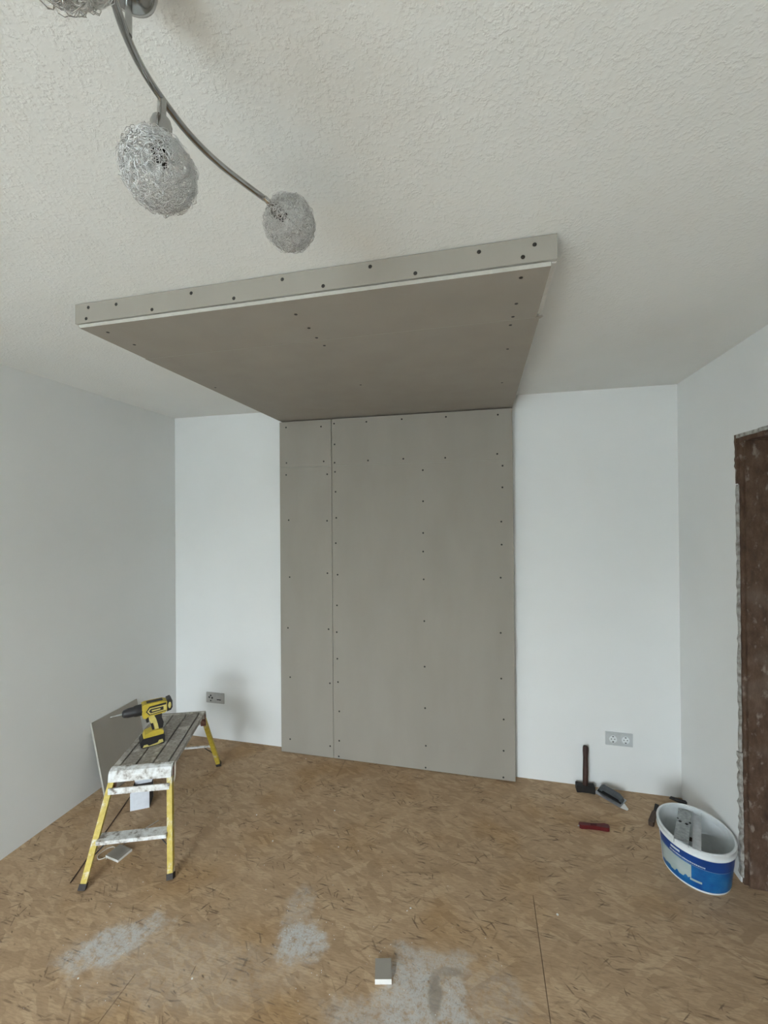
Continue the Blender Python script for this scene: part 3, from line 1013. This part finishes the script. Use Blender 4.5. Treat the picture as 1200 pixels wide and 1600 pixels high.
def shell(bm, z0, z1, off, n=64, a0=0.0, a1=2 * PI, zf0=None, zf1=None, nz=1, mi=0):
    """band on the tapered oval wall between heights z0..z1, angles a0..a1, offset outward"""
    full = abs(a1 - a0 - 2 * PI) < 1e-6
    rows_ = []
    for j in range(nz + 1):
        row = []
        for i in range(n if full else n + 1):
            a = a0 + (a1 - a0) * i / n
            lo_ = zf0(a) if zf0 else z0
            hi_ = zf1(a) if zf1 else z1
            z = lo_ + (hi_ - lo_) * j / nz
            k = z / BH
            row.append(bm.verts.new(((bx_ + (RX - bx_) * k + off) * math.cos(a), (by_ + (RY - by_) * k + off) * math.sin(a), z)))
        rows_.append(row)
    for r0, r1 in zip(rows_, rows_[1:]):
        m = len(r0)
        for i in range(m if full else m - 1):
            bm.faces.new((r0[i], r0[(i + 1) % m], r1[(i + 1) % m], r1[i])).material_index = mi
    return rows_


bm = bmesh.new()
out = shell(bm, 0.001, BH - 0.002, 0.0)
inn = shell(bm, 0.004, BH - 0.002, -0.003)
bm.faces.new(out[0][::-1])
bm.faces.new(inn[0])
for i in range(64):
    bm.faces.new((out[-1][i], out[-1][(i + 1) % 64], inn[-1][(i + 1) % 64], inn[-1][i]))
finish(bm, 'tub', 'white_plastic', bk, smooth=True)
bm = bmesh.new()
prof = [(-0.004, 0.168), (0.006, 0.168), (0.007, 0.172), (0.0045, 0.176), (0.0045, 0.190), (0.007, 0.194), (0.007, 0.200), (0.002, 0.203), (-0.004, 0.201)]
rg = []
for dr_, z in prof:
    rg.append([bm.verts.new(((RX - 0.002 + dr_) * math.cos(2 * PI * i / 64), (RY - 0.002 + dr_) * math.sin(2 * PI * i / 64), z)) for i in range(64)])
for a, b in zip(rg, rg[1:] + rg[:1]):
    for i in range(64):
        bm.faces.new((a[i], a[(i + 1) % 64], b[(i + 1) % 64], b[i]))
finish(bm, 'rim', 'white_plastic', bk, smooth=True)


def wavelow(a):
    return 0.108 - 0.012 * math.sin(a * 1.0 + 1.2)


A0, A1 = math.radians(175), math.radians(338)     # label faces the room
bm = bmesh.new()
shell(bm, 0, 0, 0.0012, 60, A0, A1, wavelow, lambda a: 0.165, 3)
lab = finish(bm, 'label_band', 'label_blue', bk, smooth=True)
bm = bmesh.new()
shell(bm, 0, 0, 0.0009, 60, A0, math.radians(325), lambda a: 0.010, lambda a: wavelow(a) - 0.001, 3)
finish(bm, 'label_picture', 'label_sky', bk, smooth=True)
bm = bmesh.new()
random.seed(3)
jag = [random.uniform(-0.008, 0.008) for _ in range(60)]
A2, A3 = math.radians(178), math.radians(238)
shell(bm, 0, 0, 0.0015, 24, A2, A3, lambda a: 0.034 + 0.012 * (a - A2) / (A3 - A2) + jag[int((a - A2) * 12) % 60], lambda a: wavelow(a) - 0.004, 2)
finish(bm, 'pale_picture', 'label_photo', bk, smooth=True)
bm = bmesh.new()
shell(bm, 0, 0, 0.0016, 10, math.radians(236), math.radians(254), lambda a: 0.040, lambda a: 0.050, 1)
finish(bm, 'pale_label_patch', 'label_photo', bk, smooth=True)  # pale patch of the label picture itself
# unreadable small white lettering: a short heavy line and a long thin line of strokes
bm = bmesh.new()
shell(bm, 0, 0, 0.0018, 8, math.radians(205), math.radians(221), lambda a: 0.143, lambda a: 0.153, 1)
finish(bm, 'printed_line', 'label_white', lab)
a = 203.0
random.seed(8)
bm = bmesh.new()
while a < 258:
    wdt = random.uniform(0.7, 1.7)
    shell(bm, 0, 0, 0.0018, 2, math.radians(a), math.radians(a + wdt), lambda q: wavelow(q) + 0.006, lambda q: wavelow(q) + 0.0125 + random.uniform(-0.001, 0.001), 1)
    a += wdt + random.uniform(0.4, 0.9)
finish(bm, 'printed_line', 'label_white', lab)
# small dark brown patch on the inner wall
bm = bmesh.new()
shell(bm, 0.03, 0.05, -0.0045, 6, math.radians(60), math.radians(75))
finish(bm, 'inner_dark_patch', 'dark_brown', bk)


def profile(label, p0, p1, w, h, holes, up, mat='galvanised'):
    """short galvanised U channel from p0 to p1 (world)"""
    p0, p1 = Vector(p0), Vector(p1)
    d = (p1 - p0)
    Ln = d.length
    d.normalize()
    s = d.cross(Vector(up)).normalized()
    u = s.cross(d)
    M = Matrix((s, d, u)).transposed().to_4x4()
    M.translation = Vector((0, 0, 0))
    o = thing('metal_profile', label, 'metal profile', p0, 0, 'metal profiles in the bucket')
    bm = bmesh.new()
    tk = 0.0012
    box(bm, -w / 2, w / 2, 0, Ln, -tk, 0, M)
    for x in (-w / 6, w / 6):
        box(bm, x - 0.002, x + 0.002, 0, Ln, 0.0001, 0.0015, M)
    finish(bm, 'web', mat, o)
    for sg in (-1, 1):
        x0, x1 = sorted((sg * w / 2, sg * (w / 2 - tk)))
        bm = bmesh.new()
        z0_, z1_ = (-h, -tk) if h > 0 else (0.0, -h)
        box(bm, x0, x1, 0, Ln, z0_, z1_, M)
        finish(bm, 'flange', mat, o)
    for k, (hx, hy, hr) in enumerate(holes):
        bm = bmesh.new()
        lathe(bm, [(hr, 0.0003), (hr, 0.0021)], 12, M @ Matrix.Translation((hx, hy, 0)), 1.0, 1.3)
        finish(bm, 'punched_hole', 'hole_black', o)
    return o


profile('wide punched metal profile leaning in the paint bucket', (3.436, -0.410, 0.186), (3.292, -0.716, 0.234), 0.056, 0.018,
        [(-0.013, 0.155, 0.0065), (0.013, 0.150, 0.0065), (-0.026, 0.130, 0.005), (0.024, 0.125, 0.004)], (0, 0, 1))
profile('narrow ribbed metal profile beside the punched one in the bucket', (3.486, -0.424, 0.176), (3.344, -0.742, 0.222), 0.034, -0.020, [], (0, 0, 1), 'steel')

# dark chisel lying behind the bucket, black tapered stand-in piece in the corner
ch = thing('chisel', 'dark handled chisel lying on the floor to the left of the bucket', 'chisel', (3.328, -0.272, 0.0), math.radians(62))
bm = bmesh.new()
prism(bm, [(-0.030, -0.010), (-0.020, -0.014), (0.070, -0.011), (0.090, -0.006), (0.090, 0.006), (0.070, 0.011), (-0.020, 0.014), (-0.030, 0.010)], 0.001, 0.024, 'z')
finish(bm, 'handle', 'dark_brown', ch, bevel=0.005)
bm = bmesh.new()
prism(bm, [(0.0902, -0.006), (0.170, -0.010), (0.180, -0.010), (0.180, 0.010), (0.170, 0.010), (0.0902, 0.006)], 0.010, 0.014, 'z')
finish(bm, 'blade', 'dark_iron', ch)
wg = thing('dark_corner_piece', 'small black tapered piece in the right corner behind the bucket', 'wedge', (3.555, -0.040, 0.0), math.radians(-40))
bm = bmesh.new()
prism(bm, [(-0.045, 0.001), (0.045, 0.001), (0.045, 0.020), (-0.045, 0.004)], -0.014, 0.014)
finish(bm, 'tapered_body', 'tool_black', wg, bevel=0.002, seg=1)

# ------------------------------------------------------------------ plaster crumbs scattered on the floor
random.seed(21)
bm = bmesh.new()


def crumb(x, y, s):
    M = Matrix.Translation((x, y, s * 0.35)) @ Matrix.Rotation(random.uniform(0, PI), 4, 'Z') @ Matrix.Diagonal((s, s * random.uniform(0.6, 1), s * 0.6, 1))
    bmesh.ops.create_icosphere(bm, subdivisions=1, radius=0.55, matrix=M)


for x, y in ((1.167, -0.109), (1.114, -0.694), (1.301, -0.853), (1.659, -0.814), (1.547, -0.562), (2.072, -1.085), (2.714, -0.961), (2.085, -1.07), (1.325, -1.528), (0.902, -1.622), (1.768, -0.816)):
    crumb(x, y, random.uniform(0.006, 0.010))
for cx, cy, s_, n in ((1.66, -1.29, 0.10, 60), (2.15, -1.40, 0.14, 70), (0.93, -1.47, 0.12, 40), (1.6, -0.7, 0.6, 60), (0.5, -0.9, 0.25, 25)):
    for _ in range(n):
        x, y = random.gauss(cx, s_), random.gauss(cy, s_)
        if 0.25 < x < 3.2 and y < -0.1:
            crumb(x, y, random.uniform(0.0015, 0.0042))
cr = finish(bm, 'plaster_crumbs', 'gypsum_core')
cr['kind'] = 'stuff'
tag(cr, 'white plaster crumbs scattered over the chipboard floor', 'debris')
